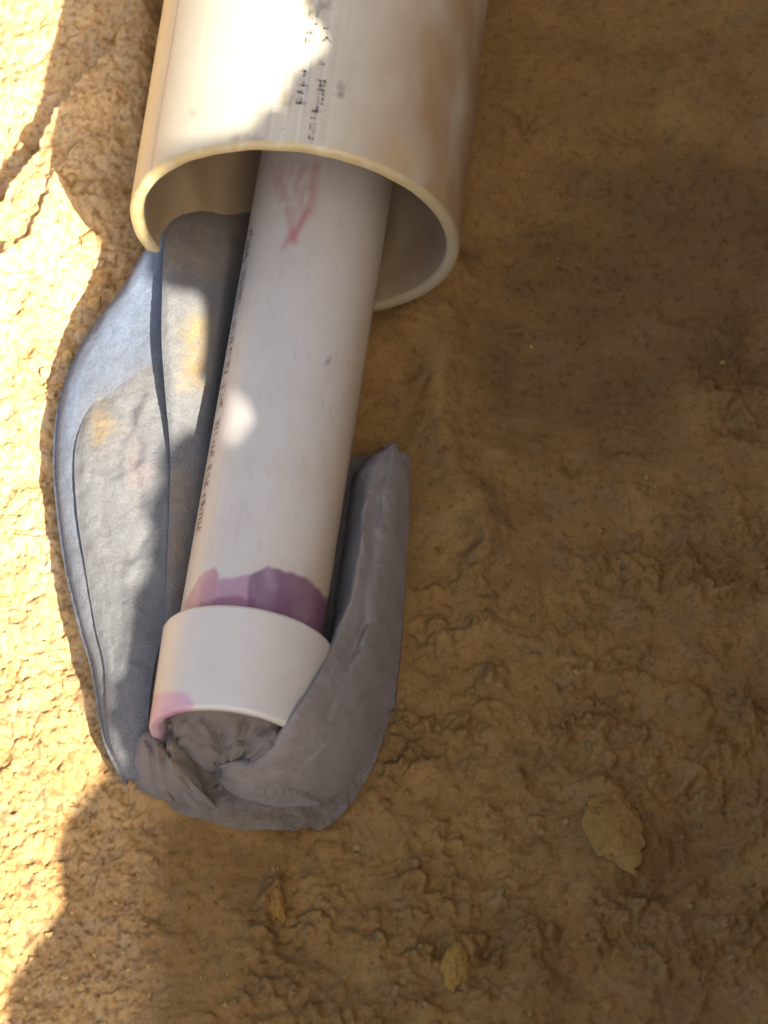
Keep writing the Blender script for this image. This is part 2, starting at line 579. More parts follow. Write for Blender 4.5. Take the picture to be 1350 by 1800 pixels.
# big pipe -----------------------------------------------------------
def build_big_pipe():
    base = mouth - UPB * R_BIG
    t = thing('large_pipe', 'wide dirty white plastic pipe with open mouth lying over the thin pipe', 'pipe', base)
    L = 0.75
    n = 360
    us = np.concatenate([np.linspace(-L, -0.16, 30), np.linspace(-0.159, -0.0016, 200)])
    prof = [(u, R_BIG) for u in us]
    V3, th = lathe(prof, mouth, AX, SIDE, UPB, n)
    U, V = px_of(V3)
    TH = np.where(th > math.pi, th - 2 * math.pi, th)[None, :] + 0 * U
    UU = us[:, None] + 0 * TH
    T = tint_arr(U.shape, (0.445, 0.395, 0.325))
    # long handling streaks and soil smears
    st = fbm(TH * 14 + 3, UU * 6, 3, 0.6)
    blend(T, 0.30 * sstep(0.2, 0.7, st), (0.40, 0.35, 0.28))
    st = fbm(TH * 60 + 3, UU * 5 + 2, 2, 0.6)
    blend(T, 0.5 * sstep(0.2, 0.55, st) * np.exp(-((TH - 0.02) / 0.28) ** 2), (0.30, 0.28, 0.26))
    blend(T, 0.35 * sstep(0.1, 0.5, perlin(TH * 45, UU * 3)) * np.exp(-((TH - 0.0) / 0.22) ** 2), (0.62, 0.60, 0.57))
    # right flank browned by soil and painted-in ground reflection, dirt by the mouth
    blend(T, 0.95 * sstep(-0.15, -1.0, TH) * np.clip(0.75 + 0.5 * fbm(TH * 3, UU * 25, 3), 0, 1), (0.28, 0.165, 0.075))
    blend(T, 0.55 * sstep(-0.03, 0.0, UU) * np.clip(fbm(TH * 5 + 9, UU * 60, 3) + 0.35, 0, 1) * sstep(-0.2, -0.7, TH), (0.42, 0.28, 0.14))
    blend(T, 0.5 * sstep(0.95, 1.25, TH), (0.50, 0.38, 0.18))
    # thin scored line along the left flank
    blend(T, 0.75 * np.exp(-((TH - 1.0 + 0.012 * perlin(UU * 30, TH * 0)) / 0.011) ** 2), (0.22, 0.19, 0.15))
    # stuck bits of soil round the print
    Ud, Vd = U + 7 * perlin(TH * 40, UU * 400), V + 7 * perlin(TH * 40 + 5, UU * 400)
    for cx, cy, r, a in ((548, 22, 13, .7), (540, 2, 10, .7), (566, 12, 7, .6), (505, 168, 11, .6), (500, 182, 8, .7), (452, 249, 9, .8), (436, 240, 6, .6),
                         (575, 8, 8, .5), (412, 244, 8, .4), (470, 262, 7, .4), (338, 200, 5, .6), (600, 152, 7, .8), (597, 165, 6, .8), (566, 160, 6, .7), (556, 196, 6, .6)):
        blend(T, a * np.exp(-((Ud - cx) ** 2 + (Vd - cy) ** 2) / r ** 2) * (np.abs(TH) < 1.4), (0.16, 0.125, 0.085))
    # ring of dirt flecks by the print
    fl = perlin(TH * 70, UU * 700)
    blend(T, 0.6 * sstep(0.62, 0.8, fl) * np.exp(-((TH - 0.12) / 0.16) ** 2), (0.20, 0.17, 0.12))
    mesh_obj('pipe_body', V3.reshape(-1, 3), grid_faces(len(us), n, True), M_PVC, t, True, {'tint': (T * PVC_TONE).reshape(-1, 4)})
    # cut end: bevelled, yellowed, a bit uneven
    ri = R_BIG - T_BIG
    prof = [(-0.0016, R_BIG), (-0.0006, R_BIG - 0.0003), (0, R_BIG - 0.0010), (0.0002, R_BIG - 0.0026), (0.0, ri + 0.0010),
            (-0.0006, ri + 0.0003), (-0.0016, ri)]
    V3, th = lathe(prof, mouth, AX, SIDE, UPB, n)
    wob = 0.0003 * perlin(np.arange(n) / n * 40, np.zeros(n))
    V3[1:6] += AX * wob[None, :, None]
    TH = np.where(th > math.pi, th - 2 * math.pi, th)[None, :] + np.zeros((7, 1))
    T = tint_arr(TH.shape, (0.42, 0.325, 0.17))
    q = fbm(TH * 9, np.arange(7)[:, None] * 0.15 + 0 * TH, 3, 0.6)
    blend(T, 0.6 * sstep(0.0, 0.6, q), (0.48, 0.42, 0.30))
    blend(T, 0.6 * sstep(0.4, 0.75, perlin(TH * 22, np.arange(7)[:, None] * .3 + 0 * TH)) * sstep(0.8, 1.2, TH), (0.36, 0.24, 0.10))
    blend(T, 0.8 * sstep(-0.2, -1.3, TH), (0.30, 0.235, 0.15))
    mesh_obj('cut_rim', V3.reshape(-1, 3), grid_faces(7, n, True), M_PVC, t, True, {'tint': (T * PVC_TONE).reshape(-1, 4)})
    # bore
    us = np.concatenate([np.linspace(-0.0016, -0.12, 60), np.linspace(-0.13, -L, 20)])
    V3, th = lathe([(u, ri) for u in us], mouth, AX, SIDE, UPB, n)
    TH = np.where(th > math.pi, th - 2 * math.pi, th)[None, :] + np.zeros((len(us), 1))
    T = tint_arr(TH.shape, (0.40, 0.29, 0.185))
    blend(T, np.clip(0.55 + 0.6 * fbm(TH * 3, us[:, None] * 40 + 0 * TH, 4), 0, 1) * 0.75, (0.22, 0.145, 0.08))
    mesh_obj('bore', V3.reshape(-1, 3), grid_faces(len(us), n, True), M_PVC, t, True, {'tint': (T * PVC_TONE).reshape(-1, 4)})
    rnd = random.Random(5)
    segs = worn_print(-0.13, -0.004, -0.0085, 0.0026, 0.0032, rnd, 0.7, 0.15)
    segs += worn_print(-0.13, -0.014, -0.0028, 0.0026, 0.0032, rnd, 0.7, 0.15)
    cyl_strokes(segs, mouth, AX, SIDE, UPB, R_BIG, 0.0010, M_INK, 'printed_marking', t)
    return t


build_big_pipe()


# thin pipe ----------------------------------------------------------
def build_thin_pipe():
    c = cap0
    t = thing('thin_pipe', 'slim white plastic pipe with a purple primer band and end fitting', 'pipe', c - UPI * R_CAP)
    n = 300
    us = np.concatenate([np.linspace(-0.5, -0.18, 20), np.linspace(-0.1795, 0.006, 420)])
    V3, th = lathe([(u, R_IN) for u in us], c, AXI, SIDEI, UPI, n)
    U, V = px_of(V3)
    TH = np.where(th > math.pi, th - 2 * math.pi, th)[None, :] + 0 * U
    UU = us[:, None] + 0 * TH
    front = (np.abs(TH) < 1.9)
    T = tint_arr(U.shape, (0.46, 0.42, 0.395))
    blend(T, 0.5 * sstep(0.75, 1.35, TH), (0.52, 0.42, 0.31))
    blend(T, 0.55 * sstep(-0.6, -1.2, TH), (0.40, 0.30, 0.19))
    blend(T, 0.3 * sstep(0.1, 0.6, fbm(TH * 2.2, UU * 22, 3)), (0.43, 0.40, 0.385))
    sc = sstep(0.42, 0.62, perlin(TH * 55, UU * 14 + 3)) * sstep(-0.1, 0.5, fbm(TH * 3 + 5, UU * 18, 2))
    blend(T, 0.28 * sc, (0.33, 0.29, 0.26))
    sc = sstep(0.5, 0.68, perlin(TH * 14 + UU * 260, UU * 30 - TH * 5))
    blend(T, 0.22 * sc, (0.30, 0.25, 0.21))
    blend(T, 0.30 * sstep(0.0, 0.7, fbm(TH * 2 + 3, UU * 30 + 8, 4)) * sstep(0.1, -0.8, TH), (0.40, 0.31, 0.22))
    # soil dust near the mouth
    blend(T, 0.35 * sstep(-0.145, -0.175, UU), (0.52, 0.40, 0.30))
    wU = U + 5 * perlin(UU * 130, TH * 5)
    wV = V + 5 * perlin(UU * 130 + 9, TH * 5)
    pink, rose, plum, mauve = (0.38, 0.22, 0.24), (0.38, 0.12, 0.14), (0.125, 0.047, 0.115), (0.29, 0.15, 0.23)
    fr = front.astype(float)
    # reddish primer drips at the top
    w = soft_poly(wU, wV, [(480, 280), (556, 280), (552, 330), (530, 385), (512, 385), (490, 350), (470, 320)], 14)
    w *= np.clip(0.6 + 0.8 * fbm(UU * 160, TH * 9, 3), 0, 1)
    blend(T, 0.62 * w * fr, pink)
    for pts, wd, a in (([(557, 290), (553, 335), (545, 370), (528, 392), (515, 412), (500, 434)], 7, .45),
                       ([(505, 372), (510, 392), (514, 408)], 6, .4), ([(518, 412), (520, 424)], 6, .4),
                       ([(540, 372), (524, 405), (512, 422)], 6, .5)):
        d, _ = seg_dist(wU, wV, pts)
        blend(T, a * np.exp(-(d / wd) ** 2) * fr, rose)
    d = np.hypot((U - 577) - 0.4 * (635 - V), (V - 635) * 0.6)
    blend(T, 0.75 * np.exp(-(d / 4.5) ** 2) * fr, (0.20, 0.15, 0.17))
    # the primer band above the fitting
    w = soft_poly(wU, wV, [(318, 1200), (326, 1060), (338, 1030), (362, 1003), (376, 998), (385, 1010), (384, 1055), (390, 1200)], 4)
    blend(T, 0.8 * w * fr, (0.31, 0.13, 0.19))
    w = soft_poly(wU, wV, [(384, 1021), (440, 1012), (444, 1100), (384, 1100)], 4)
    blend(T, 0.8 * w * fr, mauve)
    w = soft_poly(wU, wV, [(385, 1050), (400, 1046), (436, 1050), (448, 1050), (450, 1200), (330, 1200), (332, 1075)], 4)
    blend(T, 0.75 * w * fr, (0.20, 0.075, 0.135))
    w = soft_poly(wU, wV, [(434, 1040), (440, 1015), (458, 1000), (472, 993), (482, 1000), (512, 1007), (545, 1020),
                           (565, 1042), (600, 1075), (600, 1240), (440, 1200)], 4)
    blend(T, 0.92 * w * fr * np.clip(0.92 + 0.15 * fbm(UU * 60, TH * 3, 2), 0, 1), plum)
    d, _ = seg_dist(wU, wV, [(470, 1002), (475, 1020), (482, 1032)])
    blend(T, 0.4 * np.exp(-(d / 9) ** 2) * fr, (0.30, 0.21, 0.30))
    d, _ = seg_dist(wU, wV, [(343, 1050), (352, 1025), (368, 1008)])
    blend(T, 0.35 * np.exp(-(d / 6) ** 2) * fr, (0.48, 0.33, 0.33))
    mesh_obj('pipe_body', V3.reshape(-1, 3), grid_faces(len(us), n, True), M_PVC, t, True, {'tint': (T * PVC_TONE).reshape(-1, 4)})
    # end fitting: a socket with a thin lip, open towards the viewer
    LEN = 0.0365
    ro, rb = R_CAP, R_CAP * 0.962
    us = np.linspace(0.0012, LEN - 0.0010, 60)
    prof = [(0.0, R_IN + 0.0002), (0.0, ro - 0.0012), (0.0003, ro - 0.0005)] + [(u, ro + (rb - ro) * (u / LEN)) for u in us]
    prof += [(LEN - 0.0003, rb - 0.0003), (LEN, rb - 0.0010), (LEN, rb - 0.0028), (LEN - 0.0008, rb - 0.0036),
             (LEN - 0.016, rb - 0.0040), (LEN - 0.0165, 0.0001)]
    V3, th = lathe(prof, c, AXI, SIDEI, UPI, 240)
    U, V = px_of(V3)
    T = tint_arr(U.shape, (0.475, 0.44, 0.42))
    TH = np.where(th > math.pi, th - 2 * math.pi, th)[None, :] + 0 * U
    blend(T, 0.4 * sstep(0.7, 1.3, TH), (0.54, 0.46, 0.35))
    w = soft_poly(U + 4 * perlin(U * .03, V * .03), V, [(240, 1225), (292, 1216), (326, 1216), (342, 1235), (336, 1250),
                                                       (310, 1262), (300, 1300), (230, 1330)], 5)
    blend(T, 0.62 * w * (np.abs(TH) < 1.9), (0.45, 0.20, 0.33))
    w = soft_poly(U, V, [(285, 1245), (325, 1243), (330, 1256), (290, 1268)], 4)
    blend(T, 0.35 * w * (np.abs(TH) < 1.9), (0.38, 0.14, 0.27))
    mesh_obj('end_fitting', V3.reshape(-1, 3), grid_faces(len(prof), 240, True), M_PVC, t, True, {'tint': (T * PVC_TONE).reshape(-1, 4)})
    rnd = random.Random(11)
    segs = []
    arc0 = R_IN * 1.06
    for u0, u1 in ((-0.152, -0.1385), (-0.135, -0.118), (-0.1155, -0.1055), (-0.1035, -0.0925), (-0.0900, -0.079),
                   (-0.0755, -0.0600), (-0.0580, -0.0495), (-0.0475, -0.0320)):
        segs += worn_print(u0, u1, arc0, 0.0038, 0.0021, rnd, 0.92, 0.0)
    cyl_strokes(segs, c, AXI, SIDEI, UPI, R_IN, 0.00065, M_INK_RED, 'printed_marking', t)
    return t


build_thin_pipe()


# ------------------------------------------------------------------ cloth
def catmull(P, m):
    """resample control points along axis 0 to m samples"""
    P = np.asarray(P, float)
    n = len(P)
    t = np.linspace(0, n - 1, m)
    i = np.clip(np.floor(t).astype(int), 0, n - 2)
    f = (t - i).reshape((-1,) + (1,) * (P.ndim - 1))
    g = lambda k: P[np.clip(k, 0, n - 1)]
    p0, p1, p2, p3 = g(i - 1), g(i), g(i + 1), g(i + 2)
    return 0.5 * (2 * p1 + (p2 - p0) * f + (2 * p0 - 5 * p1 + 4 * p2 - p3) * f ** 2 + (3 * p1 - p0 - 3 * p2 + p3) * f ** 3)


CL = thing('grey_cloth', 'crumpled grey felt-like cloth wrapped under the fitting end of thin pipe', 'cloth', at(420, 1200, 0))
STAINS = [(348, 585, 26, 34, (0.238, 0.176, 0.066), 0.85), (342, 640, 22, 40, (0.228, 0.152, 0.061), 0.85), (320, 665, 16, 20, (0.219, 0.166, 0.091), 0.5),
          (180, 745, 22, 34, (0.228, 0.161, 0.066), 0.85), (170, 775, 12, 24, (0.214, 0.152, 0.076), 0.5),
          (232, 800, 24, 60, (0.114, 0.098, 0.087), 0.5), (245, 830, 16, 40, (0.157, 0.112, 0.097), 0.45), (240, 700, 30, 40, (0.143, 0.132, 0.117), 0.4),
          (215, 970, 40, 18, (0.129, 0.117, 0.112), 0.4), (315, 1350, 30, 30, (0.143, 0.108, 0.066), 0.85), (290, 1310, 22, 20, (0.157, 0.108, 0.051), 0.85),
          (440, 1440, 120, 16, (0.133, 0.093, 0.051), 0.85)]


def sheet(name, ctrl, m, n, thick, base=(0.105, 0.106, 0.108), fold=0.0006, fscale=55, blue=None, seed=0, dirt=None, crease=(), brown_col=(0.122, 0.095, 0.066)):
    """ctrl[row][col] = (px, py, height mm): a sheet of cloth with real thickness"""
    K = np.asarray(ctrl, float)
    K = catmull(K, m)
    K = catmull(K.transpose(1, 0, 2), n).transpose(1, 0, 2)
    P = np.empty(K.shape)
    for idx in np.ndindex(K.shape[:2]):
        P[idx] = at(K[idx][0], K[idx][1], K[idx][2] * 0.001)
    x, y = P[..., 0], P[..., 1]
    P[..., 2] += fold * fbm(x * fscale + seed, y * fscale * 0.6 - seed, 4, 0.55) + 0.00022 * fbm(x * 330 + seed, y * 330, 3)
    for pts, wd, hh in crease:
        d, _ = seg_dist(K[..., 0] + 5 * fbm(x * 90, y * 90, 2), K[..., 1], pts)
        P[..., 2] += hh * 0.001 * np.exp(-(d / wd) ** 2)
    dx, dy = np.gradient(P, axis=0), np.gradient(P, axis=1)
    N = np.cross(dx, dy)
    N /= np.linalg.norm(N, axis=-1, keepdims=True) + 1e-12
    N *= np.sign(N[..., 2:3] + 1e-9)
    Q = P - N * thick
    T = tint_arr(P.shape[:2], base)
    if blue is not None:
        w = blue(K[..., 0], K[..., 1])
        blend(T, w, (0.102, 0.124, 0.162))
    Uw = K[..., 0] + 9 * fbm(x * 120, y * 120, 3)
    Vw = K[..., 1] + 9 * fbm(x * 120 + 7, y * 120, 3)
    if dirt is not None:  # brown overlay: dirt, and on the lining a tone for its shade
        w = np.clip(dirt(Uw, Vw) * (0.75 + 0.5 * fbm(x * 90, y * 90, 3)), 0, 1)
        blend(T, w, brown_col)
    for cx, cy, ax, ay, col, a in STAINS:
        w = a * np.exp(-((Uw - cx) / ax) ** 2 - ((Vw - cy) / ay) ** 2) * np.clip(0.8 + 0.7 * fbm(x * 300, y * 300, 2), 0, 1)
        blend(T, w, col)
    verts = np.concatenate([P.reshape(-1, 3), Q.reshape(-1, 3)])
    f = grid_faces(m, n)
    k = m * n
    fl = [f[:, ::-1], f + k]
    ij = np.arange(k).reshape(m, n)
    rim = np.concatenate([ij[0, :], ij[1:, -1], ij[-1, -2::-1], ij[-2:0:-1, 0]])
    r2 = np.roll(rim, -1)
    fl.append(np.stack([rim, r2, r2 + k, rim + k], -1))
    return mesh_obj(name, verts, np.concatenate(fl), M_CLOTH, CL, True, {'tint': np.concatenate([T.reshape(-1, 4)] * 2)})


# outermost layer, bluish, lying down to the left (rows from the mouth downwards)
rows = []
for py, xl, xr, zl, zr in ((398, 284, 318, 33, 32), (428, 262, 302, 36, 36), (500, 221, 302, 25, 33.5), (560, 176, 302, 18, 30.5), (620, 139, 304, 14, 27.5), (700, 110, 308, 11, 24.5),
                           (800, 99, 312, 8.5, 21.5), (900, 105, 312, 8, 18.5), (1000, 120, 306, 8.5, 19), (1100, 143, 290, 9.5, 19.5),
                           (1170, 164, 270, 9.5, 19), (1250, 178, 262, 8, 16.5), (1310, 190, 260, 5, 11), (1372, 220, 262, 0, 4)):
    w = xr - xl
    rows.append([(xl + 9, py + 10, zl - 7), (xl, py, zl - 1), (xl + 0.12 * w, py, zl + (zr - zl) * .30 + 1.5),
                 (xl + .5 * w, py, zl + (zr - zl) * .62 + 1.0), (xr, py, zr)])
sheet('outer_layer', rows, 260, 60, 0.0011, blue=lambda u, v: sstep(860, 560, v + 0.8 * (u - 150)) * 0.95 + 0.55 * sstep(160, 110, u), seed=1)

# leaf shaped second layer
rows = []
for py, xl, xr, zl, zr in ((640, 215, 310, 19, 26.5), (690, 172, 312, 16.8, 25.5), (730, 148, 312, 17.2, 24.5), (800, 131, 313, 16, 23), (900, 135, 312, 15.5, 20.5), (1000, 150, 306, 15.5, 21),
                           (1100, 167, 290, 16.5, 21.5), (1170, 183, 272, 16.5, 21), (1250, 187, 262, 14, 18.5), (1310, 196, 262, 9.5, 13), (1368, 224, 266, 3.5, 6)):
    w = xr - xl
    rows.append([(xl, py, zl - 0.6), (xl + .15 * w, py, zl + (zr - zl) * .25 + .8), (xl + .5 * w, py, zl + (zr - zl) * .6 + 1.2), (xr, py, zr)])
sheet('middle_layer', rows, 240, 56, 0.0012, base=(0.116, 0.115, 0.113), seed=1, crease=[([(165, 700), (150, 760), (146, 840)], 10, 0.6), ([(228, 720), (240, 780), (232, 830), (246, 880)], 12, -1.6), ([(260, 700), (226, 780), (222, 850)], 9, 0.9),
                                                   ([(180, 930), (225, 985), (262, 930)], 9, -1.0), ([(225, 1000), (232, 1080), (215, 1170)], 12, 1.0), ([(150, 830), (200, 850), (250, 820)], 8, 0.6)])

# lining: left edge beside the seam, passing under the thin pipe and up on the right
rows = []
for py, xa, za, xc, zr in ((372, 300, 24, 470, 7), (396, 292, 34, 500, 7), (440, 287, 40, 520, 6), (500, 285, 39.5, 515, 4), (600, 284, 36, 510, 2.5), (700, 291, 31.5, 500, 2), (800, 299, 26.5, 490, 2),
                           (900, 297, 23, 480, 2), (980, 294, 23, 470, 2), (1080, 288, 22, 460, 1.5), (1170, 270, 19.5, 450, 1.5), (1260, 256, 16, 440, 1.5), (1330, 250, 10, 430, 1)):
    w = xc - xa
    rows.append([(xa, py, za - .8), (xa + .10 * w, py, za), (xa + .36 * w, py, za * 0.80 + 1), (xa + .58 * w, py, za * .34 + zr * .6), (xc, py, zr)])
sheet('lining', rows, 260, 60, 0.0011, brown_col=(0.165, 0.127, 0.085), dirt=lambda u, v: 0.8 * sstep(520, 440, v) + 0.7 * sstep(790, 850, v), base=(0.116, 0.115, 0.113), seed=1)  # browner where the lining lies in shade, shade tone put into the colour

# flat base sheet under the fitting and to the right
rows = []
for py, xl, xr in ((800, 600, 726), (900, 520, 726), (1000, 440, 718), (1100, 330, 712), (1200, 290, 702), (1280, 250, 684), (1340, 240, 664), (1395, 262, 634), (1435, 330, 600), (1458, 420, 568)):
    w = xr - xl
    rows.append([(xl, py, -3), (xl + .30 * w, py, 2.5), (xl + .62 * w, py, 5), (xr - .16 * w, py - 4, 3.5), (xr - 6, py + 2, 0.6)])
sheet('base_layer', rows, 200, 90, 0.002, base=(0.14, 0.13, 0.12), fold=0.0018, fscale=70, seed=4, dirt=lambda u, v: 0.7 + 0 * u)

FLAP = [([(642, 880), (634, 960), (616, 1060), (588, 1140)], 8, 2.2), ([(664, 880), (652, 980), (640, 1080), (610, 1170), (575, 1260)], 9, -2.4),
        ([(700, 850), (690, 1000), (668, 1130), (640, 1240)], 11, 1.8), ([(676, 800), (662, 860), (640, 930)], 8, -2.0),
        ([(610, 1130), (650, 1090), (690, 1080)], 9, -1.6), ([(600, 1180), (640, 1150), (690, 1150)], 10, 1.5), ([(575, 1290), (620, 1230), (665, 1200)], 9, -2.0),
        ([(470, 1352), (520, 1345), (570, 1300)], 8, -1.8), ([(430, 1352), (480, 1375), (530, 1368)], 8, 1.6), ([(690, 782), (706, 830), (700, 880)], 8, 1.8)]
# rolled right hand flap: inner foot, ridge, back, outer foot
rows = []
for a, r, b, c in (((668, 800, 6), (688, 782, 9), (697, 785, 8), (704, 802, -2)),
                   ((626, 832, 4), (652, 812, 18), (694, 815, 16), (718, 842, -2)),
                   ((610, 890, 2), (645, 862, 26), (692, 880, 20), (719, 912, -2)),
                   ((598, 970, 2), (636, 945, 30), (686, 965, 21), (714, 997, -2)),
                   ((586, 1060, 2), (622, 1040, 31), (676, 1065, 21), (709, 1097, -2)),
                   ((578, 1140, 12), (588, 1130, 35), (650, 1150, 25), (702, 1177, -2)),
                   ((550, 1200, 22), (556, 1195, 48), (622, 1235, 31), (686, 1264, -2)),
                   ((516, 1256, 30), (522, 1252, 53), (590, 1310, 31), (652, 1347, -2)),
                   ((482, 1294, 26), (490, 1299, 46), (540, 1362, 27), (592, 1407, -2)),
                   ((446, 1325, 20), (456, 1340, 34), (474, 1388, 21), (512, 1420, -2)),
                   ((405, 1338, 16), (411, 1348, 26), (422, 1380, 17), (442, 1406, -2)),
                   ((386, 1345, 12), (388, 1352, 17), (392, 1368, 13), (404, 1388, -2))):
    am = tuple((np.array(a) + np.array(r)) / 2 + np.array((-2, -2, 3)))
    rb = tuple((np.array(b) + np.array(r)) / 2 + np.array((0, -3, 2.5)))
    rows.append([a, am, r, rb, b, c])
sheet('side_flap', rows, 240, 70, 0.0016, base=(0.195, 0.172, 0.152), fold=0.0017, fscale=75, seed=5, dirt=lambda u, v: 0.75 * sstep(640, 705, u + 0.16 * (v - 1000)) + 0.5 * sstep(1290, 1380, v), crease=FLAP)

# crumpled end stuffed against the fitting
def crumple():
    """cloth stuffed into the open fitting, bulging out of it and down to the ground"""
    m, n = 150, 170
    ce = cap0 + AXI * 0.0345
    th = np.linspace(2.0, -1.45, n)
    rows_ = []
    ring = lambda r, u, lift=0.0: ce + AXI * u + r * (UPI * np.cos(th)[:, None] + SIDEI * np.sin(th)[:, None]) + np.array([0, 0, lift])
    rows_.append(ring(0.0232, -0.010))
    rows_.append(ring(0.0224, -0.0055))
    rows_.append(ring(0.0200, 0.0000))
    q = ring(0.0200, 0.0050)
    q[:, 2] = 0.012 + 0.68 * (q[:, 2] - 0.012)
    rows_.append(q)
    q = ring(0.0205, 0.0062)
    q[:, 2] = 0.011 + 0.25 * (q[:, 2] - 0.011)
    rows_.append(q)
    u = np.linspace(0, 1, n)
    bl = catmull(np.array([(236, 1386, -3), (280, 1404, -2), (330, 1406, 0), (365, 1392, 3), (400, 1372, 7), (450, 1350, 11), (500, 1320, 15), (525, 1295, 18)]), n)
    bot = np.array([at(p[0], p[1], p[2] * 0.001) for p in bl])
    rows_.append(0.5 * rows_[-1] + 0.5 * bot)
    rows_.append(bot)
    P = catmull(np.array(rows_), m)
    U, V = px_of(P)
    K = np.stack([U, V, P[..., 2] * 1000], -1)
    h = np.zeros(U.shape)
    for pts, wd, a in (([(246, 1306), (262, 1318), (288, 1330)], 15, 7), ([(252, 1300), (262, 1330), (285, 1370), (300, 1400)], 12, 3), ([(298, 1305), (312, 1345), (335, 1385), (350, 1400)], 9, 5),
                       ([(275, 1310), (292, 1365), (310, 1395)], 9, -5), ([(330, 1310), (345, 1350), (352, 1375)], 11, -6),
                       ([(385, 1290), (380, 1335), (370, 1375)], 14, -5), ([(300, 1288), (340, 1328), (372, 1352)], 8, -3.5), ([(355, 1272), (385, 1318), (395, 1350)], 8, 3.5),
                       ([(430, 1272), (425, 1318), (410, 1345)], 9, -4), ([(482, 1288), (450, 1322), (420, 1345)], 9, 3.5), ([(325, 1275), (350, 1300), (380, 1310)], 8, 2.5),
                       ([(460, 1280), (440, 1300), (430, 1330)], 7, -2.5), ([(330, 1392), (385, 1386), (430, 1402), (480, 1418), (550, 1395)], 7, -5),
                       ([(330, 1410), (400, 1412), (470, 1436)], 12, 3), ([(410, 1300), (450, 1296), (490, 1305)], 16, 3)):
        d, _ = seg_dist(U, V, pts)
        h = h + a * np.exp(-(d / wd) ** 2)
    v = np.linspace(0, 1, m)[:, None]
    K[..., 2] += h * sstep(0.2, 0.36, v)
    return K


K = crumple()
sheet('crumpled_end', K, K.shape[0], K.shape[1], 0.0016, base=(0.14, 0.12, 0.105), fold=0.0012, fscale=90, seed=6, dirt=lambda u, v: 0.55 + 0 * u)

# fold tucked up over the lower left of the fitting's mouth
rows = []
for a, r, b, c in (((240, 1290, 8), (238, 1312, 12), (236, 1345, 8), (236, 1376, -2)), ((258, 1282, 12), (256, 1303, 23), (254, 1350, 14), (256, 1392, -2)),
                   ((278, 1292, 18), (276, 1312, 28), (276, 1360, 15), (284, 1404, -2)), ((298, 1312, 18), (298, 1330, 25), (300, 1372, 14), (312, 1412, -2)),
                   ((318, 1330, 16), (318, 1352, 22), (326, 1388, 13), (342, 1420, -2)), ((338, 1352, 12), (340, 1372, 16), (352, 1400, 10), (372, 1426, -2)), ((352, 1376, 8), (356, 1390, 10), (368, 1408, 7), (386, 1428, -2))):
    am = tuple((np.array(a) + np.array(r)) / 2 + np.array((0, -3, 1.5)))
    rb = tuple((np.array(b) + np.array(r)) / 2 + np.array((0, 0, 2)))
    rows.append([a, am, r, rb, b, c])
sheet('tucked_fold', rows, 120, 60, 0.0011, base=(0.155, 0.14, 0.13), fold=0.0012, fscale=90, seed=8, dirt=lambda u, v: 0.35 + 0.3 * sstep(1370, 1410, v),
      crease=[([(266, 1306), (270, 1350), (282, 1395)], 6, -4.5), ([(256, 1310), (258, 1350), (262, 1385)], 7, 2), ([(300, 1335), (308, 1365), (330, 1400)], 7, 3.0), ([(288, 1325), (292, 1365), (306, 1400)], 6, -4.0),
              ([(325, 1365), (338, 1390), (352, 1410)], 6, -3.0)])

# ------------------------------------------------------------------ added unseen blocker, its outline shaped to cast the shade edge
def big_surf(px, py):
    """point of the big pipe's outside seen at a pixel"""
    r = VD + np.array([1.0, 0, 0]) * (px - W0 / 2) / F - VU * (py - H0 / 2) / F
    o = CAM - mouth
    rp, op = r - AX * (r @ AX), o - AX * (o @ AX)
    A, B, C = rp @ rp, 2 * rp @ op, op @ op - R_BIG ** 2
    t = (-B - math.sqrt(max(B * B - 4 * A * C, 0))) / (2 * A)
    return CAM + r * t


def thin_surf(px, py):
    r = VD + np.array([1.0, 0, 0]) * (px - W0 / 2) / F - VU * (py - H0 / 2) / F
    o = CAM - cap0
    rp, op = r - AXI * (r @ AXI), o - AXI * (o @ AXI)
    A, B, C = rp @ rp, 2 * rp @ op, op @ op - R_IN ** 2
    t = (-B - math.sqrt(max(B * B - 4 * A * C, 0))) / (2 * A)
    return CAM + r * t


Q0 = np.array([0.30, -0.25, 0.0])
HN = np.array([SUN_X, SUN_Y, 0]) / math.hypot(SUN_X, SUN_Y)
WD = np.array([-HN[1], HN[0], 0])


def on_blocker(P):
    t = ((Q0 - P) @ HN) / (SUN @ HN)
    X = P + SUN * t
    return ((X - Q0) @ WD, X[2])


edge = [at(-20, 2300, 0), at(20, 1960, 0), at(58, 1800, 0), at(84, 1730, 0), at(146, 1620, 0), at(142, 1510, 0), at(180, 1445, 0), at(216, 1395, 0),
        at(230, 1340, .010), at(214, 1280, .018), at(226, 1170, .0205), at(246, 1090, .021), at(274, 1010, .021), at(283, 980, .0215), at(292, 900, .022), at(300, 830, .024),
        at(310, 800, .026), at(345, 775, .028), thin_surf(402, 806), thin_surf(438, 800), thin_surf(462, 752), thin_surf(458, 696), thin_surf(432, 674), thin_surf(402, 680), at(366, 690, .031), at(372, 655, .032), at(384, 580, .034),
        at(375, 530, .036), at(340, 497, .038), at(285, 488, .039),
        big_surf(295, 292), big_surf(345, 272), big_surf(398, 254), big_surf(452, 240), big_surf(478, 214), big_surf(512, 200), big_surf(520, 165),
        big_surf(518, 148), big_surf(548, 128), big_surf(578, 102), big_surf(590, 78), big_surf(565, 42), big_surf(545, 10),
        big_surf(535, -30), big_surf(560, -80), big_surf(540, -150), big_surf(600, -240), big_surf(650, -330)]
BLOCKER = [on_blocker(p) for p in edge]


